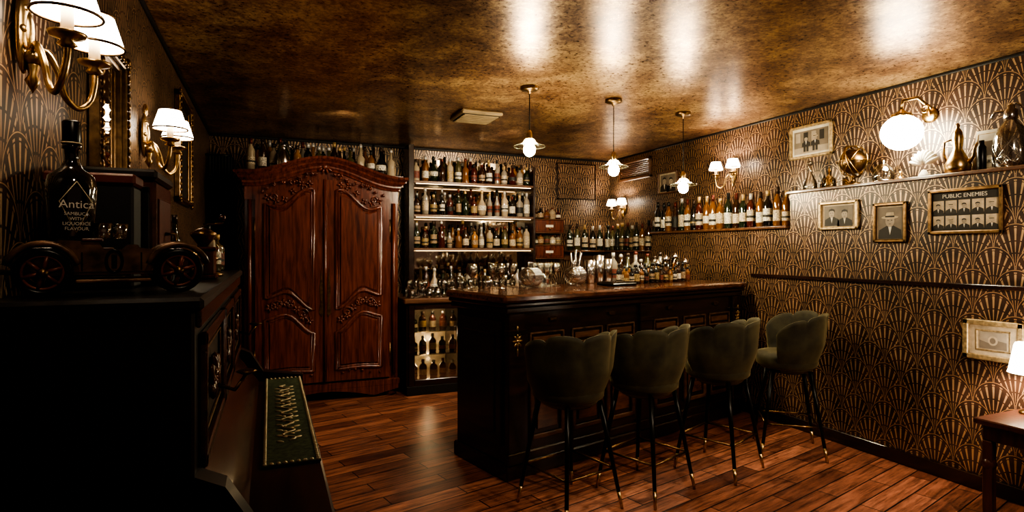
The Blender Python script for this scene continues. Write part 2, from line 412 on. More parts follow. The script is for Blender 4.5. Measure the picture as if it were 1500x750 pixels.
# ---------------------------------------------------------------- armoire
A = MB('armoire'); A.M = T((.48, 5.70, 0))
HW = .69
def zc(x):
    q = min(1, abs(x)/.64); return 2.13+.165*.5*(1+cos(pi*q))
A.box((-HW, .03, .10), (-HW+.09, .6, 2.12), MAHOG); A.box((HW-.09, .03, .10), (HW, .6, 2.12), MAHOG)
A.box((-HW, .05, .10), (HW, .6, 2.14), MAHOGD)
A.box((-HW-.02, .0, .10), (HW+.02, .6, .17), MAHOG, .012)
steps = [(.00, -.13), (.005, -.115), (.02, -.10), (.02, -.085), (.05, -.06), (.055, -.045), (.085, -.02), (.09, 0)]
NS = 41; V = []; F = []
prof = [(0.06, -.14)]+[(-o, z) for o, z in steps]+[(.10, 0), (.10, -.14)]
for i in range(NS):
    t_ = -1+2*i/(NS-1)
    for (yy, zz) in prof:
        over = max(0, -yy); x = t_*(HW+over); V.append((x, yy, zc(t_*HW)+zz))
np_ = len(prof)
for i in range(NS-1):
    for k in range(np_):
        k2 = (k+1) % np_; F.append((i*np_+k, i*np_+k2, (i+1)*np_+k2, (i+1)*np_+k))
F.append(tuple(range(np_))); F.append(tuple((NS-1)*np_+k for k in range(np_))[::-1])
A.add(V, F, MAHOG)
for o, z in steps[2::2]:
    for sx in (-1, 1): A.box((sx*HW, .0, 2.13+z-.03), (sx*(HW+o), .6, 2.13+z), MAHOG)
A.box((-HW-.06, .05, 2.11), (HW+.06, .6, 2.16), MAHOGD)
A.plate([(-HW, 1.88)]+[(HW, 1.88)]+[(HW-2*HW*i/30, zc(HW-2*HW*i/30)-.12) for i in range(31)], .015, .06, MAHOG)
def dtop(x): return zc(x)-.21
for sx in (-1, 1):
    xs = [.012+(.60-.012)*i/16 for i in range(17)]
    out = [(sx*xs[0], .19), (sx*xs[-1], .19)]+[(sx*x, dtop(x)) for x in reversed(xs)]
    A.plate(out, -.012, .03, MAHOG)
    def ring(out, y, r, m=MAHOG): A.tube([(p[0], y, p[1]) for p in out], r, m, 8, closed=True)
    def panel(x0, x1, fb, ft, n=18):
        o = []
        for i in range(n+1): x = x0+(x1-x0)*i/n; o.append((sx*x, fb((x-x0)/(x1-x0))))
        for i in range(n+1): x = x1-(x1-x0)*i/n; o.append((sx*x, ft((x-x0)/(x1-x0))))
        return o
    def ftop(q): x = .10+.42*q; return dtop(x)-.09 - .05*sin(pi*q)**2 + .035*sin(2*pi*q)
    def fbot(q): return .93+.10*sin(pi*q)**2-.06*cos(pi*q)
    def ltop(q): return .72+.10*sin(pi*q)**2-.07*cos(pi*q)
    def lbot(q): return .28+.05*sin(pi*q)**2+.02*cos(2*pi*q)
    for fb, ft in ((fbot, ftop), (lbot, ltop)):
        o = panel(.10, .52, fb, ft)
        ring(o, -.014, .017)
        cx = sum(p[0] for p in o)/len(o); cz = sum(p[1] for p in o)/len(o)
        def sc(o, kx, dz):
            z0 = min(p[1] for p in o); z1 = max(p[1] for p in o); zm = (z0+z1)/2
            return [(cx+(p[0]-cx)*kx, zm+(p[1]-zm)*(1-2*dz/(z1-z0))) for p in o]
        ring(sc(o, .90, .022), -.012, .009)
        A.plate(sc(o, .84, .035), -.026, -.010, MAHOG, .06)
    def spiral(cx, cz, r0, turns, dirn, ph, rad=.009):
        pts = []
        for i in range(24):
            q = i/23; a = ph+dirn*turns*2*pi*q; r = r0*(1-q*.85)
            pts.append((cx+r*cos(a), -.022, cz+r*sin(a)))
        A.tube(pts, [rad*(1-.5*i/23) for i in range(24)], MAHOG, 6)
    def leaf(cx, cz, a, L=.045, w_=.014):
        A.ball((cx+cos(a)*L*.6, -.018, cz+sin(a)*L*.6), (L*.6, .014, w_), MAHOG, 8, 6, M=Matrix.Rotation(-a, 3, 'Y'))
    for k in range(7):
        q = k/6; x = .14+.34*q; z = (fbot(q)+ltop(q))/2+.01
        for j in range(5): leaf(sx*x, z, j*2*pi/5+k, .035, .011)
    spiral(sx*.20, .84, .05, 1.4, 1, 0); spiral(sx*.42, .92, .05, 1.4, -1, pi); spiral(sx*.31, .93, .04, 1.3, sx, 1)
    for k in range(6):
        q = k/5; x = .14+.36*q; z = ftop(q)+.055
        for j in range(4): leaf(sx*x, z, j*2*pi/4+k*.7, .03, .010)
        leaf(sx*x, lbot(q)-.035, k, .03, .010)
    spiral(sx*.45, dtop(.45)-.05, .035, 1.4, 1, 0); spiral(sx*.18, dtop(.18)-.055, .035, 1.4, -1, 0)
    for k in range(9):
        x = .10+.055*k; z = zc(x)-.165
        leaf(sx*x, z, .5+k*1.3, .035, .010); leaf(sx*x, z, 2.4+k*1.1, .03, .009)
    A.tube([(sx*.645, .012, .22), (sx*.645, .012, 1.88)], .018, MAHOG, 8)
    A.tube([(sx*.605, -.004, .3), (sx*.605, -.004, .52)], .009, BRASSD, 8); A.tube([(sx*.605, -.004, 1.5), (sx*.605, -.004, 1.72)], .009, BRASSD, 8)
    A.plate([(sx*.03, .8), (sx*.055, .84), (sx*.04, .95), (sx*.05, 1.05), (sx*.035, 1.25), (sx*.02, 1.05), (sx*.025, .95), (sx*.015, .84)], -.018, -.010, BRASSD)
    A.lathe([(.05, 0), (.06, .03), (.04, .07), (.055, .11)], MAHOG, (sx*.62, .07, 0), 12); A.lathe([(.05, 0), (.05, .11)], MAHOG, (sx*.62, .53, 0), 12)
for j in range(10):
    a = j*2*pi/10; A.ball((cos(a)*.05, -.01, 2.20+sin(a)*.035), (.03, .014, .011), MAHOG, 8, 6, M=Matrix.Rotation(-a, 3, 'Y'))
A.ball((0, -.02, 2.20), (.028, .02, .022), MAHOG)
A.tube([(0, -.018, .19), (0, -.018, dtop(0))], .016, MAHOG, 8)
ap = [(-HW, .11)]+[(-HW+2*HW*i/30, .02+.07*abs(cos(1.5*pi*(i/30-.5)*1.0))) for i in range(31)]+[(HW, .11)]
A.plate(ap, -.0, .03, MAHOG)
A.done()
b = MB('whisky_bottles')
brow(b, (-.16, 5.93, 0), (1.14, 5.93, 0), 2.161, .095, (.24, .34))
brow(b, (-.10, 6.12, 0), (1.10, 6.12, 0), 2.161, .10, (.28, .36)); b.done()
b = MB('soda_siphon')
b.lathe([(.04, 0), (.055, .01), (.06, .1), (.04, .17), (.02, .2), (.02, .23), (.026, .235), (.02, .26)], STEEL, (.12, 5.84, 2.161), 16)
b.tube([(.12, 5.84, 2.40), (.17, 5.84, 2.41), (.19, 5.84, 2.38)], .007, STEEL); b.done()
c = MB('curtain'); V = []; F = []
for i in range(41):
    x = XL+.02+(.215)*i/40; yy = 6.05+.025*sin(i*1.3)
    V += [(x, yy, .02), (x, yy, 2.3)]
for i in range(40): F.append((2*i, 2*i+2, 2*i+3, 2*i+1))
c.add(V, F, BLACK, True); c.tube([(XL, 6.05, 2.31), (-.325, 6.05, 2.31)], .012, BLACKM); c.done(False)

# ---------------------------------------------------------------- back shelf unit
S = MB('bottle_shelf_unit'); x0, x1 = 1.43, 2.85
S.box((x0-.06, 6.14, .952), (x0, 6.44, 2.56), BARW); S.box((x1, 6.18, .952), (x1+.03, 6.44, 2.40), BARW)
S.box((x0, 6.425, .952), (x1, 6.44, 2.45), MIRROR, 0)
for z in (2.15, 1.785, 1.42):
    S.box((x0, 6.17, z), (x1, 6.425, z+.028), SHELFW, .004); S.box((x0+.03, 6.18, z-.006), (x1-.03, 6.19, z), LED, 0)
S.done()
b = MB('spirit_bottles')
for z in (2.179, 1.814, 1.449):
    brow(b, (x0+.05, 6.25, 0), (x1-.05, 6.25, 0), z, .088, (.20, .30))
    brow(b, (x0+.07, 6.345, 0), (x1-.07, 6.345, 0), z, .10, (.24, .32))
b.done()
C = MB('back_bar_counter')
C.box((1.85, 5.68, .08), (2.9, 6.43, .90), BARW); C.box((1.86, 5.72, 0), (2.9, 6.4, .08), BLACK)
C.box((1.20, 5.57, .90), (2.92, 6.44, .95), SHELFW, .01)
for k in range(2): C.box((1.9+k*.5, 5.665, .15), (2.36+k*.5, 5.68, .85), BARW, .006)
C.done()
C = MB('bottle_fridge')
C.box((1.23, 5.60, 0), (1.845, 6.3, .09), BLACK); C.box((1.23, 5.62, .09), (1.27, 6.3, .895), BARW); C.box((1.81, 5.62, .09), (1.845, 6.3, .895), BARW)
C.box((1.27, 6.26, .09), (1.81, 6.3, .895), CREAM); C.box((1.27, 5.66, .87), (1.81, 6.3, .895), BLACK)
for z in (.12, .37, .60): C.box((1.28, 5.70, z), (1.80, 6.25, z+.012), STEEL, 0)
C.box((1.25, 5.60, .09), (1.31, 5.64, .89), BARW); C.box((1.77, 5.60, .09), (1.83, 5.64, .89), BARW)
C.box((1.31, 5.60, .09), (1.77, 5.64, .15), BARW); C.box((1.31, 5.60, .84), (1.77, 5.64, .89), BARW)
C.box((1.31, 5.615, .15), (1.77, 5.622, .84), GLASS, 0); C.tube([(1.735, 5.575, .4), (1.735, 5.575, .65)], .008, STEEL)
for z in (.4, .65): C.tube([(1.735, 5.575, z), (1.735, 5.605, z)], .006, STEEL)
C.done()
b = MB('beer_bottles')
FG = [BG[1], BG[2], BG[5], BG[0], BG[6]]
for z in (.133, .383, .613):
    brow(b, (1.34, 5.80, 0), (1.75, 5.80, 0), z, .085, (.15, .19), kinds=['wine', 'liq'], gl=FG, labs=[LB[0], LB[3], LB[4], LB[5]])
b.done()
light('fridge_light', (1.54, 5.72, .85), 4, (1, .72, .40), .02); light('fridge_light', (1.54, 5.98, .5), 5, (1, .72, .40), .02); light('fridge_light', (1.54, 5.98, .28), 2.5, (1, .72, .40), .02)
b = MB('wine_glasses')
for i in range(14):
    for j in range(3):
        x = 1.30+i*.082+R.uniform(-.01, .01); y = 5.66+j*.13
        (wineglass if R.random() < .6 else tumbler)(b, x, y, .951)
b.done()
b = MB('liqueur_bottles'); brow(b, (1.55, 6.12, 0), (2.8, 6.12, 0), .951, .09, (.24, .33)); brow(b, (2.5, 5.85, 0), (2.85, 5.85, 0), .951, .09, (.24, .33)); b.done()

for z in (1.64, 1.33):
    d = MB('wooden_drawer_box'); d.M = T((3.12, 6.30, z))
    d.box((-.2, 0, 0), (.2, .149, .15), MAHOG, .006); d.box((-.22, -.01, -.012), (.22, .149, .0), SHELFW); d.box((-.22, -.01, .15), (.22, .149, .162), SHELFW)
    d.box((-.17, -.008, .025), (.17, 0, .125), MAHOG); d.box((-.05, -.012, .06), (.05, -.006, .09), PAPERW, 0); d.ball((0, -.018, .045), .012, BRASS); d.done()
for zz in (1.803, 1.493):
    d = MB('miniature_bottles'); brow(d, (2.95, 6.355, 0), (3.27, 6.355, 0), zz, .075, (.10, .14), kinds=['liq', 'slim', 'wine'], jit=.006); d.done()
d = MB('access_hatch'); d.box((3.30, 6.41, 2.07), (3.82, 6.449, 2.50), WP, .004)
for q in ((3.29, 6.405, 2.06, 3.83, 6.449, 2.07), (3.29, 6.405, 2.5, 3.83, 6.449, 2.51), (3.29, 6.405, 2.06, 3.3, 6.449, 2.51), (3.82, 6.405, 2.06, 3.83, 6.449, 2.51)):
    d.box(q[:3], q[3:], BARW, 0)
d.done()
s_ = MB('corner_shelf'); s_.box((3.36, 6.22, 1.40), (3.849, 6.449, 1.422), SHELFW); s_.box((3.38, 6.42, 1.3), (3.84, 6.449, 1.4), SHELFW); s_.done()
DG = [BG[0], BG[1], BG[5], BG[0], BG[7], BG[2]]
b = MB('wine_bottles')
brow(b, (3.40, 6.30, 0), (3.82, 6.30, 0), 1.423, .085, (.29, .33), kinds=['wine'], gl=DG, labs=[LB[0], LB[1]])
brow(b, (3.95, 5.36, 0), (3.95, 6.3, 0), 1.423, .10, (.29, .34), kinds=['wine', 'liq'], gl=DG); b.done()
b = MB('champagne_bottles')
brow(b, (3.93, 3.54, 0), (3.93, 5.25, 0), 1.623, .095, (.29, .34), kinds=['wine', 'wine', 'liq'], gl=DG+[BG[6], BG[2], BG[3]], labs=[LB[0], LB[1], LB[1], LB[2], LB[0]])
b.done()

# ---------------------------------------------------------------- bar counter
B = MB('bar_counter'); B.M = T((1.30, 3.22, 0)) @ RZ(14.2)
L = 2.60; D = .70
B.box((.05, .05, .0), (L, D-.02, .10), BARW, .01); B.box((.07, .07, .10), (L, D-.04, 1.06), BARW)
B.box((.055, .055, .10), (L, .08, .16), BARW, .008)
B.box((.04, .04, 1.03), (L, D, 1.07), BARW, .008); B.box((.02, .02, 1.07), (L, D, 1.10), BARW, .01)
B.box((0, 0, 1.10), (L, D+.01, 1.15), BARTOP, .014)
for x in (.06, 1.27, 2.46):
    B.box((x, .045, .12), (x+.13, .08, 1.03), BARW, .006); B.box((x-.01, .035, .10), (x+.14, .08, .17), BARW); B.box((x-.01, .035, .90), (x+.14, .08, .93), BARW)
def orn(b, x, y, z, m=BRASS):
    for j in range(8):
        a = j*pi/4; b.ball((x+cos(a)*.022, y, z+sin(a)*.03), (.02, .006, .008), m, 8, 6, M=Matrix.Rotation(-a, 3, 'Y'))
    b.ball((x, y, z+.07), (.009, .006, .025), m, 8, 6); b.ball((x, y, z-.07), (.009, .006, .025), m, 8, 6); b.ball((x, y, z), (.012, .01, .012), m, 8, 6)
orn(B, .125, .04, .86); orn(B, 2.525, .04, .86)
def fr(b, x0, x1, z0, z1, y, m, w_=.018, d=.014):
    for q in ((x0, z0, x1, z0+w_), (x0, z1-w_, x1, z1), (x0, z0, x0+w_, z1), (x1-w_, z0, x1, z1)): b.box((q[0], y-d, q[1]), (q[2], y, q[3]), m, .004)
for x in (.24, .60, .93, 1.44, 1.80, 2.14):
    w_ = .29
    fr(B, x, x+w_, .80, .90, .07, BRONZE, .012, .014); B.box((x+.03, .06, .83), (x+w_-.03, .07, .87), SHELFW, .004)
    fr(B, x, x+w_, .22, .76, .07, SHELFW, .03, .018); B.box((x+.06, .058, .28), (x+w_-.06, .07, .70), BARTOP, .008)
for x in (.4, .95, 1.6, 2.2): B.box((x-.0, .05, .965), (x+.06, .07, .99), BRASSD, .004)
B.box((.05, .12, .20), (.07, D-.10, .98), BARW, .006); B.box((.04, .18, .28), (.055, D-.16, .90), BARW, .006)
B.done()
BM = T((1.30, 3.22, 1.151)) @ RZ(14.2)

# ---------------------------------------------------------------- things on the bar
b = MB('bitters_bottles'); b.M = BM
for i in range(14):
    for j in range(2): bottle(b, 1.47+i*.060+R.uniform(-.008, .008), .36+j*.08, .001, R.uniform(.12, .17), 'liq', R.choice([BG[1], BG[5], BG[2]]), None, CP[1], r=.022)
b.done()
b = MB('syrup_bottles'); b.M = BM; brow(b, (1.62, .64, 0), (2.42, .64, 0), .001, .085, (.19, .26), gl=[BG[1], BG[2], BG[5], BG[7], BG[4]]); b.done()
for i, (x, y) in enumerate([(.58, .48), (1.04, .50)]):
    b = MB('glass_mug'); b.M = BM @ T((x, y, .076)) @ RZ(25) @ RY(90)
    b.lathe([(.056, -.06), (.064, -.05), (.064, .06), (.068, .065), (.062, .065), (.056, -.045), (0, -.045)], GLASS, (0, 0, 0), 24)
    for k in range(9): b.torus((0, 0, -.055+k*.0145), .067, .0035, STEEL, seg=24)
    for k in range(12): b.tube([(.068*cos(k*pi/6), .068*sin(k*pi/6), -.055), (.068*cos(k*pi/6), .068*sin(k*pi/6), .06)], .002, STEEL, 4)
    b.tube([(-.066, 0, -.04), (-.105, 0, -.03), (-.105, 0, .03), (-.066, 0, .04)], .006, STEEL); b.done()
b = MB('steel_shaker_cups'); b.M = BM
for x, h in ((1.30, .19), (1.40, .23), (1.50, .2)):
    b.lathe([(.032, 0), (.045, h), (.043, h), (.03, .01), (0, .01)], STEEL, (x, .60, .001), 18)
b.done()
b = MB('bar_mat_tray'); b.M = BM; b.box((1.17, .22, .001), (1.43, .40, .02), BLACKM, .006)
for i in range(11): b.box((1.19+i*.021, .23, .02), (1.198+i*.021, .39, .03), STEEL, 0)
b.done()
b = MB('garnish_jars'); b.M = BM
for x, y, h in ((2.04, .52, .14), (2.16, .52, .18), (2.29, .52, .2), (2.41, .5, .15)):
    b.lathe([(.042, 0), (.047, .01), (.047, h*.8), (.033, h*.9), (.033, h)], GLASSY, (x, y, .001), 16); b.lathe([(.038, h), (.038, h+.02), (.015, h+.035), (.0, h+.05)], STEEL, (x, y, .001), 16)
b.done()
b = MB('cocktail_glasses'); b.M = BM
for i in range(10): (wineglass if i % 2 else tumbler)(b, .08+i*.092, .64, .001)
for x, y in ((.12, .54), (.24, .55), (.36, .54), (.78, .54), (.7, .52), (.87, .53)): (wineglass if x != .24 else tumbler)(b, x, y, .001)
b.done()
b = MB('bar_tool_holder'); b.M = BM
b.lathe([(.04, 0), (.045, .12), (.043, .12), (.038, .01), (0, .01)], STEEL, (1.16, .62, .001), 16)
for k in range(6): b.tube([(1.16+.01*cos(k), .62+.01*sin(k), .02), (1.16+.05*cos(k), .62+.05*sin(k), .26+.02*sin(k*2))], .003, STEEL, 6)
b.done()

# ---------------------------------------------------------------- bar stools
def stool(x, y, ang):
    s = MB('bar_stool'); s.M = T((x, y, 0)) @ RZ(ang)
    s.lathe([(.05, .59), (.17, .595), (.20, .62), (.205, .67), (.19, .70), (.12, .71), (0, .712)], VELVET, (0, .01, 0), 28)
    s.lathe([(.13, .565), (.15, .59)], BLACKM, (0, 0, 0), 20)
    NA, NZ = 80, 14; amax = radians(118); V = []; F = []
    for lay in (0, 1):
        for i in range(NA+1):
            a = -amax+2*amax*i/NA; ph = -pi/2+a
            pet = abs(cos(a/amax*pi*2.5)); side = (abs(a)/amax)
            ztop = .965-.02-.10*max(0, side-.55)/.45*side+.035*pet**.5
            for k in range(NZ+1):
                q = k/NZ; z = .575+(ztop-.575)*q
                r = .150+.075*min(1, q*2.0)**.6+.03*q+.016*pet**.7*q
                if lay: r -= .035*(1-.75*q**4)
                V.append((r*cos(ph), r*sin(ph)*.95, z))
    st = NZ+1; off = (NA+1)*st
    for i in range(NA):
        for k in range(NZ):
            F.append((i*st+k, (i+1)*st+k, (i+1)*st+k+1, i*st+k+1)); F.append((off+i*st+k, off+i*st+k+1, off+(i+1)*st+k+1, off+(i+1)*st+k))
        F.append((i*st+NZ, (i+1)*st+NZ, off+(i+1)*st+NZ, off+i*st+NZ)); F.append((i*st, off+i*st, off+(i+1)*st, (i+1)*st))
    for i in (0, NA):
        for k in range(NZ): F.append((i*st+k, i*st+k+1, off+i*st+k+1, off+i*st+k))
    s.add(V, F, VELVET, True)
    c = {}
    for sx in (-1, 1):
        for sy in (-1, 1):
            p = Vector((sx*.12, sy*.12, .59)); q = Vector((sx*.205, sy*.205, 0)); m_ = p.lerp(q, .84)
            s.tube([p, m_], [.015, .011], BLACKM, 10); s.tube([m_, q], [.0112, .008], BRASS, 10)
            c[(sx, sy)] = p.lerp(q, .62)
    for a_, b_ in (((-1, -1), (1, -1)), ((1, -1), (1, 1)), ((1, 1), (-1, 1)), ((-1, 1), (-1, -1))): s.tube([c[a_], c[b_]], .007, BRASSD, 8)
    s.done()
for x, y, a in ((1.54, 2.86, 14), (2.07, 2.89, 20), (2.71, 2.98, 22), (3.40, 3.05, 52)): stool(x, y, a)

# ---------------------------------------------------------------- pendants
def pendant(x, y, zb):
    p = MB('pendant_lamp'); p.M = T((x, y, 0))
    p.lathe([(.0, ZC), (.065, ZC), (.065, ZC-.02), (.05, ZC-.028), (.012, ZC-.032), (.01, ZC-.05)][::-1], BRASSD, seg=24)
    p.tube([(0, 0, zb+.12), (0, 0, ZC-.04)], .0035, BLACK, 6)
    p.lathe([(.014, zb+.04), (.022, zb+.05), (.022, zb+.10), (.012, zb+.125), (0, zb+.13)], BRASS, seg=16)
    p.lathe([(.022, zb+.068), (.035, zb+.062), (.052, zb+.035), (.110, zb+.012)], FROST, seg=32, cap=False)
    for k in range(20):
        a = 2*pi*k/20; p.tube([(.04*cos(a), .04*sin(a), zb+.055), (.053*cos(a), .053*sin(a), zb+.035), (.111*cos(a), .111*sin(a), zb+.012)], .0018, GLASS, 4)
    p.torus((0, 0, zb+.012), .111, .0035, GLASS, seg=32); p.torus((0, 0, zb+.035), .053, .003, GLASS, seg=32)
    p.ball((0, 0, zb-.012), (.042, .042, .047), BULB, 18, 12)
    p.done(False)
pendant(1.70, 3.748, 2.145); pendant(2.44, 3.814, 2.05); pendant(3.21, 3.948, 1.96)
v = MB('ceiling_vent'); v.M = T((1.625, 4.69, ZC)) @ RZ(0)
v.box((-.18, -.18, -.035), (.18, .18, 0), VENTM, .01)
for i in range(8): v.box((-.15, -.15+i*.04, -.047), (.15, -.13+i*.04, -.035), VENTM, .003)
v.box((-.16, -.16, -.039), (.16, .16, -.036), BLACK, 0); v.done()

# ---------------------------------------------------------------- sconces
def sconce(x, y, z, ang, s=1.0):
    p = MB('wall_sconce'); p.M = T((x, y, z)) @ RZ(ang) @ Matrix.Scale(s, 4)
    p.ball((0, -.016, .03), (.034, .014, .10), BRASS, 16, 12); p.ball((0, -.024, .03), (.02, .014, .05), BRASS, 12, 8)
    for k in range(6): p.ball((.024*cos(k*pi/3), -.022, .03+.06*sin(k*pi/3)), .010, BRASS, 8, 6)
    p.ball((0, -.034, -.03), .022, BRASS); p.lathe([(0, -.115), (.008, -.10), (.016, -.085), (.008, -.07), (.014, -.05), (.008, -.03)], BRASS, (0, -.034, 0), 12)
    p.ball((0, -.02, .14), (.014, .012, .028), BRASS, 10, 8)
    for sx in (-1, 1):
        pts = []
        ctrl = [(0, -.03, -.02), (.03, -.05, -.005), (.05, -.07, -.05), (.055, -.08, -.10), (.085, -.10, -.125), (.11, -.12, -.10), (.112, -.13, -.05), (.11, -.13, -.01)]
        for i in range(len(ctrl)-1):
            for k in range(4):
                q = k/4; P0 = Vector(ctrl[max(i-1, 0)]); P1 = Vector(ctrl[i]); P2 = Vector(ctrl[i+1]); P3 = Vector(ctrl[min(i+2, len(ctrl)-1)])
                pts.append(.5*((2*P1)+(P2-P0)*q+(2*P0-5*P1+4*P2-P3)*q*q+(3*P1-P0-3*P2+P3)*q**3))
        pts.append(Vector(ctrl[-1])); p.tube([(sx*q.x, q.y, q.z) for q in pts], .0075, BRASS, 8)
        c = (sx*.11, -.13, 0)
        p.lathe([(.008, -.03), (.02, -.022), (.012, -.012), (.034, -.004), (.038, .004), (.03, .006), (.014, .004)], BRASS, c, 18)
        p.lathe([(.013, .004), (.013, .075)], CREAM, c, 12)
        p.ball((c[0], c[1], .085), (.012, .012, .018), SHADE, 8, 6)
        V = []; F = []; n = 40
        for r, zz in ((.066, .045), (.042, .125)):
            for k in range(n):
                rr = r*(1+.015*(-1)**k); V.append((c[0]+rr*cos(2*pi*k/n), c[1]+rr*sin(2*pi*k/n), zz))
        for k in range(n): F.append((k, (k+1) % n, n+(k+1) % n, n+k))
        p.add(V, F, SHADE); p.torus((c[0], c[1], .045), .067, .0035, BRASSD, seg=32); p.torus((c[0], c[1], .125), .043, .003, BRASSD, seg=32)
    o = p.done(False); return o
for (x, y, z, a, s) in ((XL, 1.70, 1.905, 90, 1), (XL, 3.12, 1.92, 90, 1.05), (XR2, 4.25, 2.14, -90, 1), (XR2, 6.08, 1.93, -90, 1)):
    sconce(x, y, z, a, s)
    dx = .13*s if a == 90 else -.13
    for dy in (-.11, .11): light('sconce_light', (x+dx, y+dy, z+.105), 1.9 if a == 90 else 8, r=.012)

# ---------------------------------------------------------------- globe wall lamp
g = MB('globe_wall_lamp'); g.M = T((XR2, 2.55, 2.20)) @ RZ(-90)
g.ball((0, -.20, 0), (.122, .122, .115), OPAL, 28, 18)
g.lathe([(.045, .105), (.05, .118), (.03, .133), (.012, .15), (0, .17)], BRASS, (0, -.20, 0), 18)
g.lathe([(0, 0), (.05, .0), (.05, .012), (.02, .02)], BRASS, (.06, 0, .12), 18, M=RX(90).to_3x3())
g.tube([(.06, -.02, .12), (.09, -.08, .17), (.07, -.15, .22), (.01, -.20, .21), (0, -.2, .16)], .011, BRASS)
g.tube([(.09+.035*cos(t_*.6)*(1-t_/14), -.10, .14+.035*sin(t_*.6)*(1-t_/14)) for t_ in range(12)], .006, BRASS, 6)
for k in range(8): g.ball((.05*cos(k*pi/4), -.2+.05*sin(k*pi/4), .11), (.014, .014, .018), BRASS, 8, 6)
g.done()

# ---------------------------------------------------------------- ledge things (top 1.897)
ZL = 1.898
b = MB('glass_decanter'); b.lathe([(.05, 0), (.055, .01), (.05, .06), (.018, .13), (.014, .19), (.02, .2)], GLASS, (3.96, 3.34, ZL), 18, cap=False); b.ball((3.96, 3.34, ZL+.215), .02, GLASS); b.done()
b = MB('perfume_bottle'); b.lathe([(.04, 0), (.045, .01), (.045, .07), (.015, .09), (.012, .12), (.02, .125), (0, .16)], GLASSY, (3.96, 3.17, ZL), 16); b.done()
b = MB('armillary_globe'); c = (3.93, 2.95, ZL+.172)
b.lathe([(.06, 0), (.055, .012), (.02, .02), (.012, .045), (.018, .05), (.01, .06)], BRASSD, (c[0], c[1], ZL), 18)
for M_ in (Matrix(), RX(90), RY(90), RX(60) @ RY(20), RX(-55) @ RY(-25)): b.torus(c, .112, .004, BRASS, M=M_.to_3x3(), seg=36)
b.torus(c, .119, .007, BRASSD, M=(RX(75) @ RY(15)).to_3x3(), seg=36); b.ball(c, .09, BRASSD, 18, 12); b.tube([(c[0], c[1], ZL+.05), c], .005, BRASS); b.done()
b = MB('glass_cloche'); b.lathe([(.06, 0), (.07, .03), (.068, .07), (.05, .11), (.01, .13), (.014, .15), (0, .16)], GLASS, (3.955, 2.74, ZL), 20, cap=False); b.lathe([(.065, 0), (.065, .012)], STEEL, (3.955, 2.74, ZL), 20); b.done()
b = MB('oil_lamp'); b.lathe([(.03, 0), (.03, .012), (.01, .025), (.014, .04), (.012, .06)], BRASS, (3.95, 2.62, ZL), 14); b.done()
b = MB('seashell_sculpture'); b.M = T((3.96, 2.47, ZL))
for k in range(9): a = radians(20+k*17); b.ball((0, .055*cos(a), .08+.06*sin(a)), (.03, .045, .014), PAPERW, 10, 6, M=Matrix.Rotation(a, 3, 'X'))
b.lathe([(.035, 0), (.03, .02), (.012, .05)], PAPERW, seg=12); b.done()
b = MB('brass_coffee_pot'); b.M = T((3.955, 2.265, ZL)) @ Matrix.Scale(1.1, 4)
b.lathe([(.05, 0), (.06, .01), (.065, .05), (.04, .10), (.022, .14), (.028, .2), (.02, .24), (.008, .26), (.012, .275), (0, .29)], BRASS, seg=20)
b.tube([(0, -.05, .05), (0, -.08, .09), (0, -.085, .13), (0, -.10, .16)], [.014, .01, .008, .006], BRASS); b.tube([(0, .02, .2), (0, .07, .19), (0, .075, .12), (0, .05, .06)], .006, BRASSD); b.done()
b = MB('vintage_postcard'); b.M = T((3.99, 2.15, ZL+.0)) @ RZ(-90) @ RX(-10); b.box((-.055, 0, 0), (.085, .004, .26), PAPERW, 0); fr(b, -.045, .075, .02, .24, 0, GOLDF, .004, .002); b.box((-.015, -.002, .10), (.045, 0, .19), GREY, 0); b.text('BAR', .03, INK, .015, -.003, .05); b.done()
b = MB('leather_hip_flask'); b.lathe([(.022, 0), (.024, .005), (.024, .14), (.014, .155), (.014, .18)], BLACKM, (3.93, 2.12, ZL), 16); b.done()
b = MB('seltzer_bottle'); b.M = T((3.955, 1.985, ZL))
b.lathe([(.06, 0), (.078, .012), (.082, .06), (.08, .17), (.06, .23), (.03, .27), (.026, .30)], GLASS, seg=24, cap=False)
for k in range(10):
    for d_ in (-1, 1):
        b.tube([((.083-.02*max(0, (i-5)/4))*cos(2*pi*k/10+d_*i*.18), (.083-.02*max(0, (i-5)/4))*sin(2*pi*k/10+d_*i*.18), .015+i*.022) for i in range(10)], .0016, STEEL, 4)
b.lathe([(.03, .28), (.034, .29), (.034, .33), (.02, .345), (.022, .36), (0, .38)], STEEL, seg=18)
b.tube([(0, .02, .33), (0, .08, .34), (0, .10, .30)], .008, STEEL); b.tube([(0, 0, .36), (0, -.03, .37), (0, -.07, .33)], .006, STEEL); b.done()

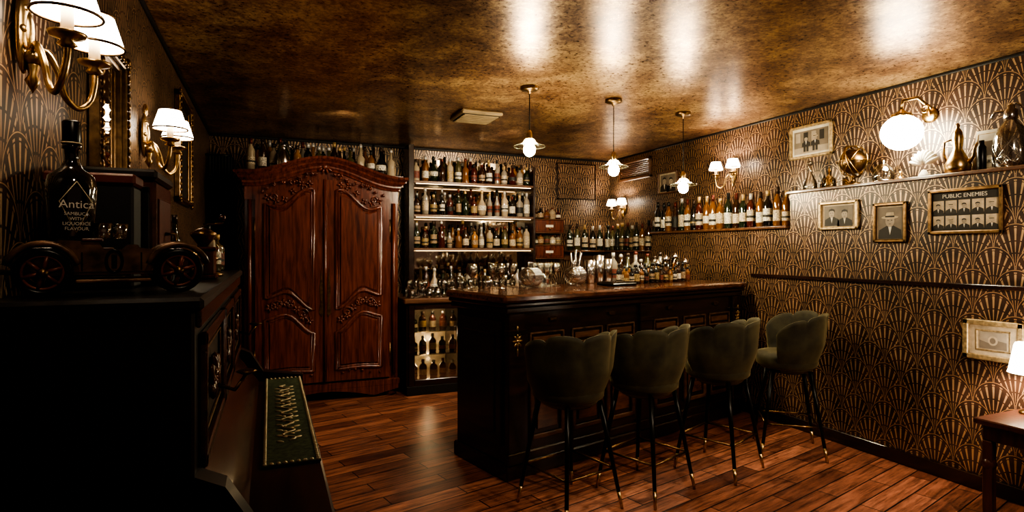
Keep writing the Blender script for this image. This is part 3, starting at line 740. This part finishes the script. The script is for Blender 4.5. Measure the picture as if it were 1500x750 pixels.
# ---------------------------------------------------------------- framed pictures
def ell(cx, cz, rx, rz, n=18): return [(cx+rx*cos(2*pi*k/n), cz+rz*sin(2*pi*k/n)) for k in range(n)]
def person(b, cx, cz, s, y, hat=False, k=0):
    b.plate([(cx-s*.5, cz-s*.62), (cx+s*.5, cz-s*.62), (cx+s*.46, cz-s*.25), (cx+s*.15, cz-s*.08), (cx-s*.15, cz-s*.08), (cx-s*.46, cz-s*.25)], y, y+.001, INK)
    b.plate([(cx-s*.07, cz-s*.12), (cx+s*.07, cz-s*.12), (cx, cz-s*.45)], y-.001, y, PAPERW)
    b.plate(ell(cx, cz+s*.13, s*.19, s*.26), y-.001, y, SKIN)
    if hat:
        b.plate(ell(cx, cz+s*.27, s*.36, s*.07), y-.002, y-.001, PAPER); b.plate([(cx-s*.2, cz+s*.27), (cx+s*.2, cz+s*.27), (cx+s*.16, cz+s*.48), (cx-s*.14, cz+s*.48)], y-.002, y-.001, PAPER)
        b.plate([(cx-s*.2, cz+s*.28), (cx+s*.2, cz+s*.28), (cx+s*.19, cz+s*.34), (cx-s*.19, cz+s*.34)], y-.003, y-.002, INK)
    else: b.plate([(cx-s*.2, cz+s*.2), (cx-s*.17, cz+s*.36), (cx, cz+s*.42), (cx+s*.17, cz+s*.36), (cx+s*.2, cz+s*.2), (cx+s*.1, cz+s*.28), (cx-s*.1, cz+s*.28)], y-.002, y-.001, INK)
    for e in (-1, 1): b.plate(ell(cx+e*s*.075, cz+s*.15, s*.03, s*.018, 8), y-.002, y-.001, INK)
    b.plate(ell(cx, cz+s*.0, s*.06, s*.012, 8), y-.002, y-.001, INK)
def picture(x, y, z, ang, w_, h_, fm, content, fw=.022, name='framed_picture', bg=None):
    p = MB(name); p.M = T((x, y, z)) @ RZ(ang)
    for q in ((-w_/2, -h_/2, w_/2, -h_/2+fw), (-w_/2, h_/2-fw, w_/2, h_/2), (-w_/2, -h_/2, -w_/2+fw, h_/2), (w_/2-fw, -h_/2, w_/2, h_/2)):
        p.box((q[0], -.026, q[1]), (q[2], 0, q[3]), fm, .005)
    fr(p, -w_/2+fw*.7, w_/2-fw*.7, -h_/2+fw*.7, h_/2-fw*.7, -.018, GOLDF, .006, .005)
    p.box((-w_/2+.005, -.008, -h_/2+.005), (w_/2-.005, 0, h_/2-.005), bg or PAPER, 0)
    content(p, w_-2*fw, h_-2*fw, -.009); p.done()
def c_pair(p, w_, h_, y): p.box((-w_*.42, y-.0005, -h_*.42), (w_*.42, y+.001, h_*.42), GREY, 0); person(p, -w_*.2, -.0, h_*.75, y-.001); person(p, w_*.18, -.01, h_*.75, y-.001)
def c_hat(p, w_, h_, y): p.box((-w_*.45, y-.0005, -h_*.45), (w_*.45, y+.001, h_*.45), GREY, 0); person(p, 0, -.01, h_*.72, y-.001, True)
def c_enem(p, w_, h_, y):
    p.box((-w_*.5, y-.0005, -h_*.5), (w_*.5, y+.001, h_*.5), INK, 0)
    p.text('PUBLIC ENEMIES', .034, PAPERW, 0, y-.003, h_*.5-.034)
    for r in range(2):
        for k in range(5):
            cx = -w_*.4+k*w_*.2; cz = h_*.12-r*h_*.40
            p.box((cx-w_*.085, y-.002, cz-h_*.17), (cx+w_*.085, y, cz+h_*.17), PAPER, 0); person(p, cx, cz-.005, h_*.27, y-.003, k % 3 == 1)
def c_street(p, w_, h_, y):
    p.box((-w_*.45, y-.0005, -h_*.42), (w_*.45, y+.001, h_*.40), GREY, 0); p.box((-w_*.45, y-.001, -h_*.42), (w_*.45, y, -h_*.2), SKIN, 0)
    for k in range(4): p.box((-w_*.4+k*w_*.21, y-.001, h_*.0), (-w_*.4+k*w_*.21+w_*.12, y, h_*.34), INK if k % 2 else SKIN, 0)
    for k in range(2):
        cx = -w_*.12+k*w_*.24; person(p, cx, h_*.05, h_*.36, y-.002, k == 1)
        for e in (-1, 1): p.box((cx+e*h_*.06-h_*.045, y-.003, -h_*.36), (cx+e*h_*.06+h_*.045, y-.002, -h_*.16), INK, 0)
def c_land(p, w_, h_, y):
    fr(p, -w_*.36, w_*.36, -h_*.36, h_*.36, y, GOLDF, .008, .004)
    p.box((-w_*.28, y-.001, -h_*.28), (w_*.28, y+.001, h_*.28), SKIN, 0)
    p.plate([(-w_*.28, -h_*.28), (w_*.28, -h_*.28), (w_*.28, -h_*.02), (w_*.1, h_*.02), (-w_*.1, -h_*.08), (-w_*.28, h_*.0)], y-.002, y-.001, GREY)
    p.plate(ell(0, -.0, w_*.1, h_*.16), y-.003, y-.002, PAPER); p.plate(ell(w_*.0, -.0, w_*.06, h_*.10), y-.004, y-.003, GREY)
picture(XR2, 3.41, 2.31, -90, .40, .27, GOLDF, c_street, bg=PAPERW)
picture(XR2, 5.24, 2.17, -90, .34, .25, SHELFW, c_pair)
picture(XR, 3.02, 1.68, -90, .32, .21, GOLDF, c_pair)
picture(XR, 2.635, 1.61, -90, .23, .27, BRASSD, c_hat)
picture(XR, 2.18, 1.66, -90, .41, .28, BRASSD, c_enem)
picture(XR, 2.03, .895, -90, .31, .235, GOLDF, c_land, .032, bg=PAPER)
v = MB('air_vent_grille'); v.M = T((XR2, 5.87, 2.39)) @ RZ(-90)
fr(v, -.33, .33, -.12, .12, 0, SHELFW, .03, .03)
for i in range(9): v.box((-.3, -.02, -.09+i*.022), (.3, -.004, -.078+i*.022), SHELFW, .002)
v.done()
def ornate(x, y, z, ang, w_, h_, name, inner):
    p = MB(name); p.M = T((x, y, z)) @ RZ(ang)
    fr(p, -w_/2, w_/2, -h_/2, h_/2, 0, BRASSD, .035, .035); fr(p, -w_/2+.035, w_/2-.035, -h_/2+.035, h_/2-.035, 0, BRASSD, .015, .02)
    n = int(w_/.035)
    for k in range(n+1):
        for zz in (-h_/2+.015, h_/2-.015): p.ball((-w_/2+w_*k/n, -.034, zz), (.018, .012, .014), BRASSD, 8, 6)
    n = int(h_/.035)
    for k in range(n+1):
        for xx in (-w_/2+.015, w_/2-.015): p.ball((xx, -.034, -h_/2+h_*k/n), (.014, .012, .018), BRASSD, 8, 6)
    p.box((-w_/2+.02, -.008, -h_/2+.02), (w_/2-.02, 0, h_/2-.02), inner, 0); p.done()
ornate(XL, 2.50, 1.88, 90, .42, .56, 'ornate_mirror', MIRROR)
ornate(XL, 4.45, 2.08, 90, .60, .70, 'framed_painting', INK)

# ---------------------------------------------------------------- piano
P = MB('upright_piano')
px0, px1, py0, py1 = XL+.025, -.15, 1.42, 3.30
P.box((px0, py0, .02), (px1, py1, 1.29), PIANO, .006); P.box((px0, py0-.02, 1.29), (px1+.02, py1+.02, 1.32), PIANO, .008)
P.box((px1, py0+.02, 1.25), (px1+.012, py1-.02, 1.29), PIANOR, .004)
P.M = T((px1, 0, 0)) @ RZ(90)
for a_, b_ in ((1.5, 2.1), (2.13, 2.6), (2.63, 3.24)):
    fr(P, a_, b_, .92, 1.23, 0, PIANOR, .03, .018); fr(P, a_+.05, b_-.05, .97, 1.18, 0, BRASSD, .006, .008)
    cx = (a_+b_)/2
    for k in range(10):
        a = k*pi/5; P.ball((cx+.05*cos(a), -.008, 1.075+.035*sin(a)), (.03, .012, .010), PIANOR, 8, 6, M=Matrix.Rotation(-a, 3, 'Y'))
    for sx in (-1, 1):
        P.tube([(cx+sx*(.09+.05*t_/14*cos(t_*.45)), -.01, 1.075+.05*sin(t_*.45)*(1-t_/18)) for t_ in range(15)], .007, PIANOR, 6)
fr(P, 1.6, 3.2, .15, .58, 0, PIANOR, .05, .016)
P.M = Matrix()
P.box((px1, py0+.03, .64), (.155, py1-.02, .755), KEYW, .008)
V = [(px1, py0+.08, .90), (px1, py1-.08, .90), (px1+.1, py1-.08, .757), (px1+.1, py0+.08, .757), (px1, py0+.08, .757), (px1, py1-.08, .757)]
P.add(V, [(0, 1, 2, 3), (0, 3, 4), (1, 5, 2), (3, 2, 5, 4), (0, 4, 5, 1)], PIANOR)
for y in (py0+.0, py1-.07):
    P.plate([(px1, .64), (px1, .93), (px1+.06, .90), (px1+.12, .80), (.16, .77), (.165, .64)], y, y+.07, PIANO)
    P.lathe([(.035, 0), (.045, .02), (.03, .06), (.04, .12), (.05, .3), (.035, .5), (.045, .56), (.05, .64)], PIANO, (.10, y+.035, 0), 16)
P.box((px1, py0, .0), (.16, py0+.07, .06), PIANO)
for y in (1.8, 2.95):
    P.tube([(px1+.01, y, 1.05), (px1+.06, y, 1.03), (px1+.09, y, 1.07)], .006, BRASSD, 6); P.lathe([(.008, 0), (.028, .01), (.02, .014)], BRASSD, (px1+.09, y, 1.07), 14)
P.done()
r = MB('embroidered_runner'); zt = .7555
r.box((-.022, 1.92, zt), (.150, 3.22, zt+.006), GREENC, .001)
for k in range(66):
    y = 1.93+k*.0196
    for x in (-.014, .142): r.ball((x, y, zt+.008), (.006, .007, .005), GOLDT, 6, 4)
for k in range(9):
    for y in (1.93, 3.21): r.ball((-.014+k*.0195, y, zt+.008), (.007, .006, .005), GOLDT, 6, 4)
r.tube([(.064+.022*sin(k*.8), 2.15+k*.0125, zt+.008) for k in range(72)], .0035, GOLDT, 4)
for k in range(26):
    y = 2.15+k*.034; s1 = 1 if k % 2 else -1
    r.ball((.064+s1*.03, y, zt+.007), (.016, .007, .003), GOLDT, 8, 4, M=Matrix.Rotation(s1*.7, 3, 'Z')); r.ball((.064-s1*.012, y+.015, zt+.007), (.009, .009, .003), GOLDT, 8, 4)
r.done()

# ---------------------------------------------------------------- things on piano (top 1.32)
ZP = 1.321
car = MB('vintage_model_car'); car.M = T((-.335, 1.60, ZP)) @ RZ(14)
def wheel(x, y, rr):
    car.torus((x, y, rr), rr-.008, .008, BLACKM, M=RX(90).to_3x3(), seg=28, sseg=8); car.torus((x, y, rr), rr-.017, .004, REDM, M=RX(90).to_3x3(), seg=24)
    car.lathe([(0, -.012), (.010, -.010), (.010, .010), (0, .012)], BRASSD, (x, y, rr), 12, M=RX(90).to_3x3())
    for k in range(6): a = k*pi/3+.3; car.tube([(x, y, rr), (x+(rr-.016)*cos(a), y, rr+(rr-.016)*sin(a))], .0048, REDM, 6)
for x in (-.125, .125):
    for y in (-.068, .068): wheel(x, y, .052)
    car.tube([(x, -.068, .052), (x, .068, .052)], .004, BLACKM)
    for y in (-.066, .066): car.tube([(x+.062*cos(a), y, .052+.062*sin(a)) for a in [radians(15+15*k) for k in range(11)]], .007, BRONZE, 6)
body = [(-.17, .045), (.15, .045), (.155, .085), (.15, .092), (.05, .104), (.045, .112), (.03, .112), (.02, .10), (-.02, .098), (-.03, .118), (-.10, .122), (-.115, .10), (-.17, .095)]
car.plate(body, -.05, .05, MAHOGD)
car.plate([(x*.96, z*.9+.012) for x, z in body], -.053, .053, BRONZE)
car.box((-.07, -.078, .028), (.07, .078, .036), BRONZE); car.box((.148, -.03, .05), (.162, .03, .098), BRASS)
for y in (-.035, .035): car.ball((.165, y, .085), .012, BRASS, 10, 8)
car.tube([(-.17, 0, .05), (-.215, 0, .055), (-.22, 0, .08)], .006, BRASSD); car.box((-.06, -.06, .118), (-.02, .06, .126), REDW)
car.tube([(.015*cos(k*pi/9)-.0, -.055, .075+.025*sin(k*pi/9)) for k in range(18)], .003, BLACKM, 6, closed=True); car.box((-.005, -.056, .06), (.005, -.053, .09), BLACKM)
for x in (-.10, -.06, .05, .09): car.box((x, -.0545, .055), (x+.003, -.0525, .095), BLACKM, 0)
car.box((-.16, -.052, .098), (.0, .052, .106), MAHOGD); car.done()
s = MB('sambuca_bottle'); s.M = T((-.415, 1.60, ZP+.127)) @ RZ(25)
s.lathe([(.036, 0), (.042, .004), (.046, .06), (.050, .11), (.044, .14), (.022, .158), (.014, .175), (.0135, .20), (.018, .202), (.018, .21), (.0135, .212)], BG[5], seg=24)
s.lathe([(.017, .212), (.018, .216), (.018, .262), (.015, .266), (0, .266)], BLACKM, seg=20); s.torus((0, 0, .215), .018, .002, GOLDT)
for sx in (-1, 1): s.tube([(0, -.052, .125), (sx*.03, -.045, .08), (0, -.049, .012)], .0012, GOLDT, 4)
s.text('Antica', .025, PAPERW, 0, -.053, .066)
for i, t_ in enumerate(('SAMBUCA', 'WITH', 'LIQUORICE', 'FLAVOUR')): s.text(t_, .0100, PAPERW, 0, -.052, .050-i*.011)
s.done()
s = MB('shot_glasses')
for x, y in ((-.355, 1.60), (-.33, 1.635)): s.lathe([(.014, 0), (.018, .035), (.017, .035), (.012, .005), (0, .005)], GLASS, (x, y, ZP+.127), 14)
s.done()
g = MB('gramophone_case'); g.M = T((-.40, 2.06, ZP))
g.box((-.115, -.14, 0), (.10, .14, .30), PIANOR, .008); g.box((-.12, -.15, .30), (.105, .15, .33), PIANO, .008)
g.box((-.12, -.15, 0), (.105, .15, .02), PIANO)
fr(g, -.10, .085, .04, .28, -.14, PIANO, .02, .008); g.box((.10, -.1, .05), (.104, .1, .25), REDW)
g.tube([(.1, 0, .15), (.13, 0, .15), (.13, .0, .10)], .006, BRASSD); g.ball((.13, 0, .095), .010, BLACKM)
g.done()
g = MB('black_record_box'); g.box((-.52, 1.79, ZP), (-.33, 1.89, ZP+.27), BLACK, .006); g.box((-.525, 1.785, ZP+.27), (-.325, 1.895, ZP+.30), REDW, .006); g.done()
g = MB('coffee_grinder'); g.M = T((-.215, 2.30, ZP))
g.box((-.045, -.045, 0), (.045, .045, .015), MAHOG); g.box((-.038, -.038, .015), (.038, .038, .10), MAHOG); g.box((-.045, -.045, .10), (.045, .045, .112), MAHOG)
g.lathe([(.012, .112), (.04, .15), (.042, .16), (.02, .175), (0, .18)], BRASSD, seg=18); g.tube([(0, 0, .175), (0, 0, .19), (.06, 0, .195), (.06, 0, .20)], .004, BRASSD); g.ball((.06, 0, .215), .012, MAHOG); g.ball((.0, -.045, .05), .007, BRASS); g.done()
g = MB('candle_holder'); g.lathe([(.04, 0), (.042, .008), (.012, .016), (.01, .05), (.022, .06), (.024, .075)], BRASSD, (-.21, 2.55, ZP), 18); g.lathe([(.013, .07), (.012, .14), (0, .142)], CREAM, (-.21, 2.55, ZP), 12); g.done()
g = MB('decorative_bottles'); brow(g, (-.42, 2.72, 0), (-.42, 3.15, 0), ZP, .11, (.22, .28), gl=DG); brow(g, (-.25, 2.85, 0), (-.25, 3.2, 0), ZP, .12, (.16, .22), gl=DG); g.done()

# ---------------------------------------------------------------- side table with lamp
t = MB('side_table'); tx0, tx1, ty0, ty1 = 3.35, 3.855, 1.25, 1.85
t.box((tx0, ty0, .53), (tx1, ty1, .56), MAHOGD, .006); t.box((tx0+.03, ty0+.03, .45), (tx1-.03, ty1-.03, .53), MAHOGD)
t.box((tx0+.1, ty1-.035, .465), (tx1-.1, ty1-.022, .52), MAHOGD); t.ball(((tx0+tx1)/2, ty1-.015, .49), .01, BRASS)
for x in (tx0+.05, tx1-.05):
    for y in (ty0+.05, ty1-.05): t.box((x-.022, y-.022, .0), (x+.022, y+.022, .45), MAHOGD, .005); t.lathe([(.02, .30), (.035, .33), (.02, .36)], MAHOGD, (x, y, 0), 12)
t.done()
t = MB('table_lamp'); t.M = T((3.70, 1.76, .561))
t.lathe([(.055, 0), (.055, .01), (.02, .02), (.012, .06), (.03, .11), (.012, .16), (.008, .25)], BRASS, seg=18)
t.lathe([(.105, .21), (.10, .22), (.075, .36), (.07, .37)], SHADE, seg=28, cap=False); t.torus((0, 0, .21), .105, .003, BRASSD); t.done(False)
light('table_lamp_light', (3.70, 1.76, .561+.25), 26, r=.02)
b = MB('coaster_stack'); b.M = T((3.56, 1.62, .561))
for k in range(4): b.lathe([(.045, k*.012), (.048, k*.012+.004), (.045, k*.012+.009)], PAPERW if k % 2 else CREAM, seg=20)
b.done()

# ---------------------------------------------------------------- unseen fill spots added to brighten the room
spot('fill_spot', (2.7, .6, 2.5), (3.2, 2.8, .1), 135, 100)
spot('fill_spot', (1.3, 1.6, 2.5), (1.9, 3.2, .3), 60, 90)
spot('fill_spot', (1.5, 4.1, 2.5), (.5, 5.7, 1.0), 50, 95)
spot('fill_spot', (2.2, 5.0, 2.5), (2.15, 6.4, 1.5), 62, 125)
spot('fill_spot', (.45, 3.6, 2.5), (.6, 4.4, 0), 26, 100)
spot('fill_spot', (.6, 4.9, 2.52), (.5, 6.1, 2.3), 9, 100)
spot('fill_spot', (.05, .75, 2.5), (-.36, 1.62, 1.42), 18, 38)

w = bpy.data.worlds.new('World'); scene.world = w; w.use_nodes = True
w.node_tree.nodes['Background'].inputs[0].default_value = (.95, .60, .43, 1); w.node_tree.nodes['Background'].inputs[1].default_value = .14
try:
    scene.view_settings.look = 'AgX - High Contrast'
except Exception as e: print(e)

cam = bpy.data.cameras.new('Camera'); co = bpy.data.objects.new('Camera', cam); scene.collection.objects.link(co)
co.location = (0, 0, 1.42); co.rotation_euler = (radians(90), 0, radians(-22.67))
cam.sensor_width = 36; cam.lens = 36*850/1500; cam.shift_y = -8/1500; cam.clip_start = .02
scene.camera = co
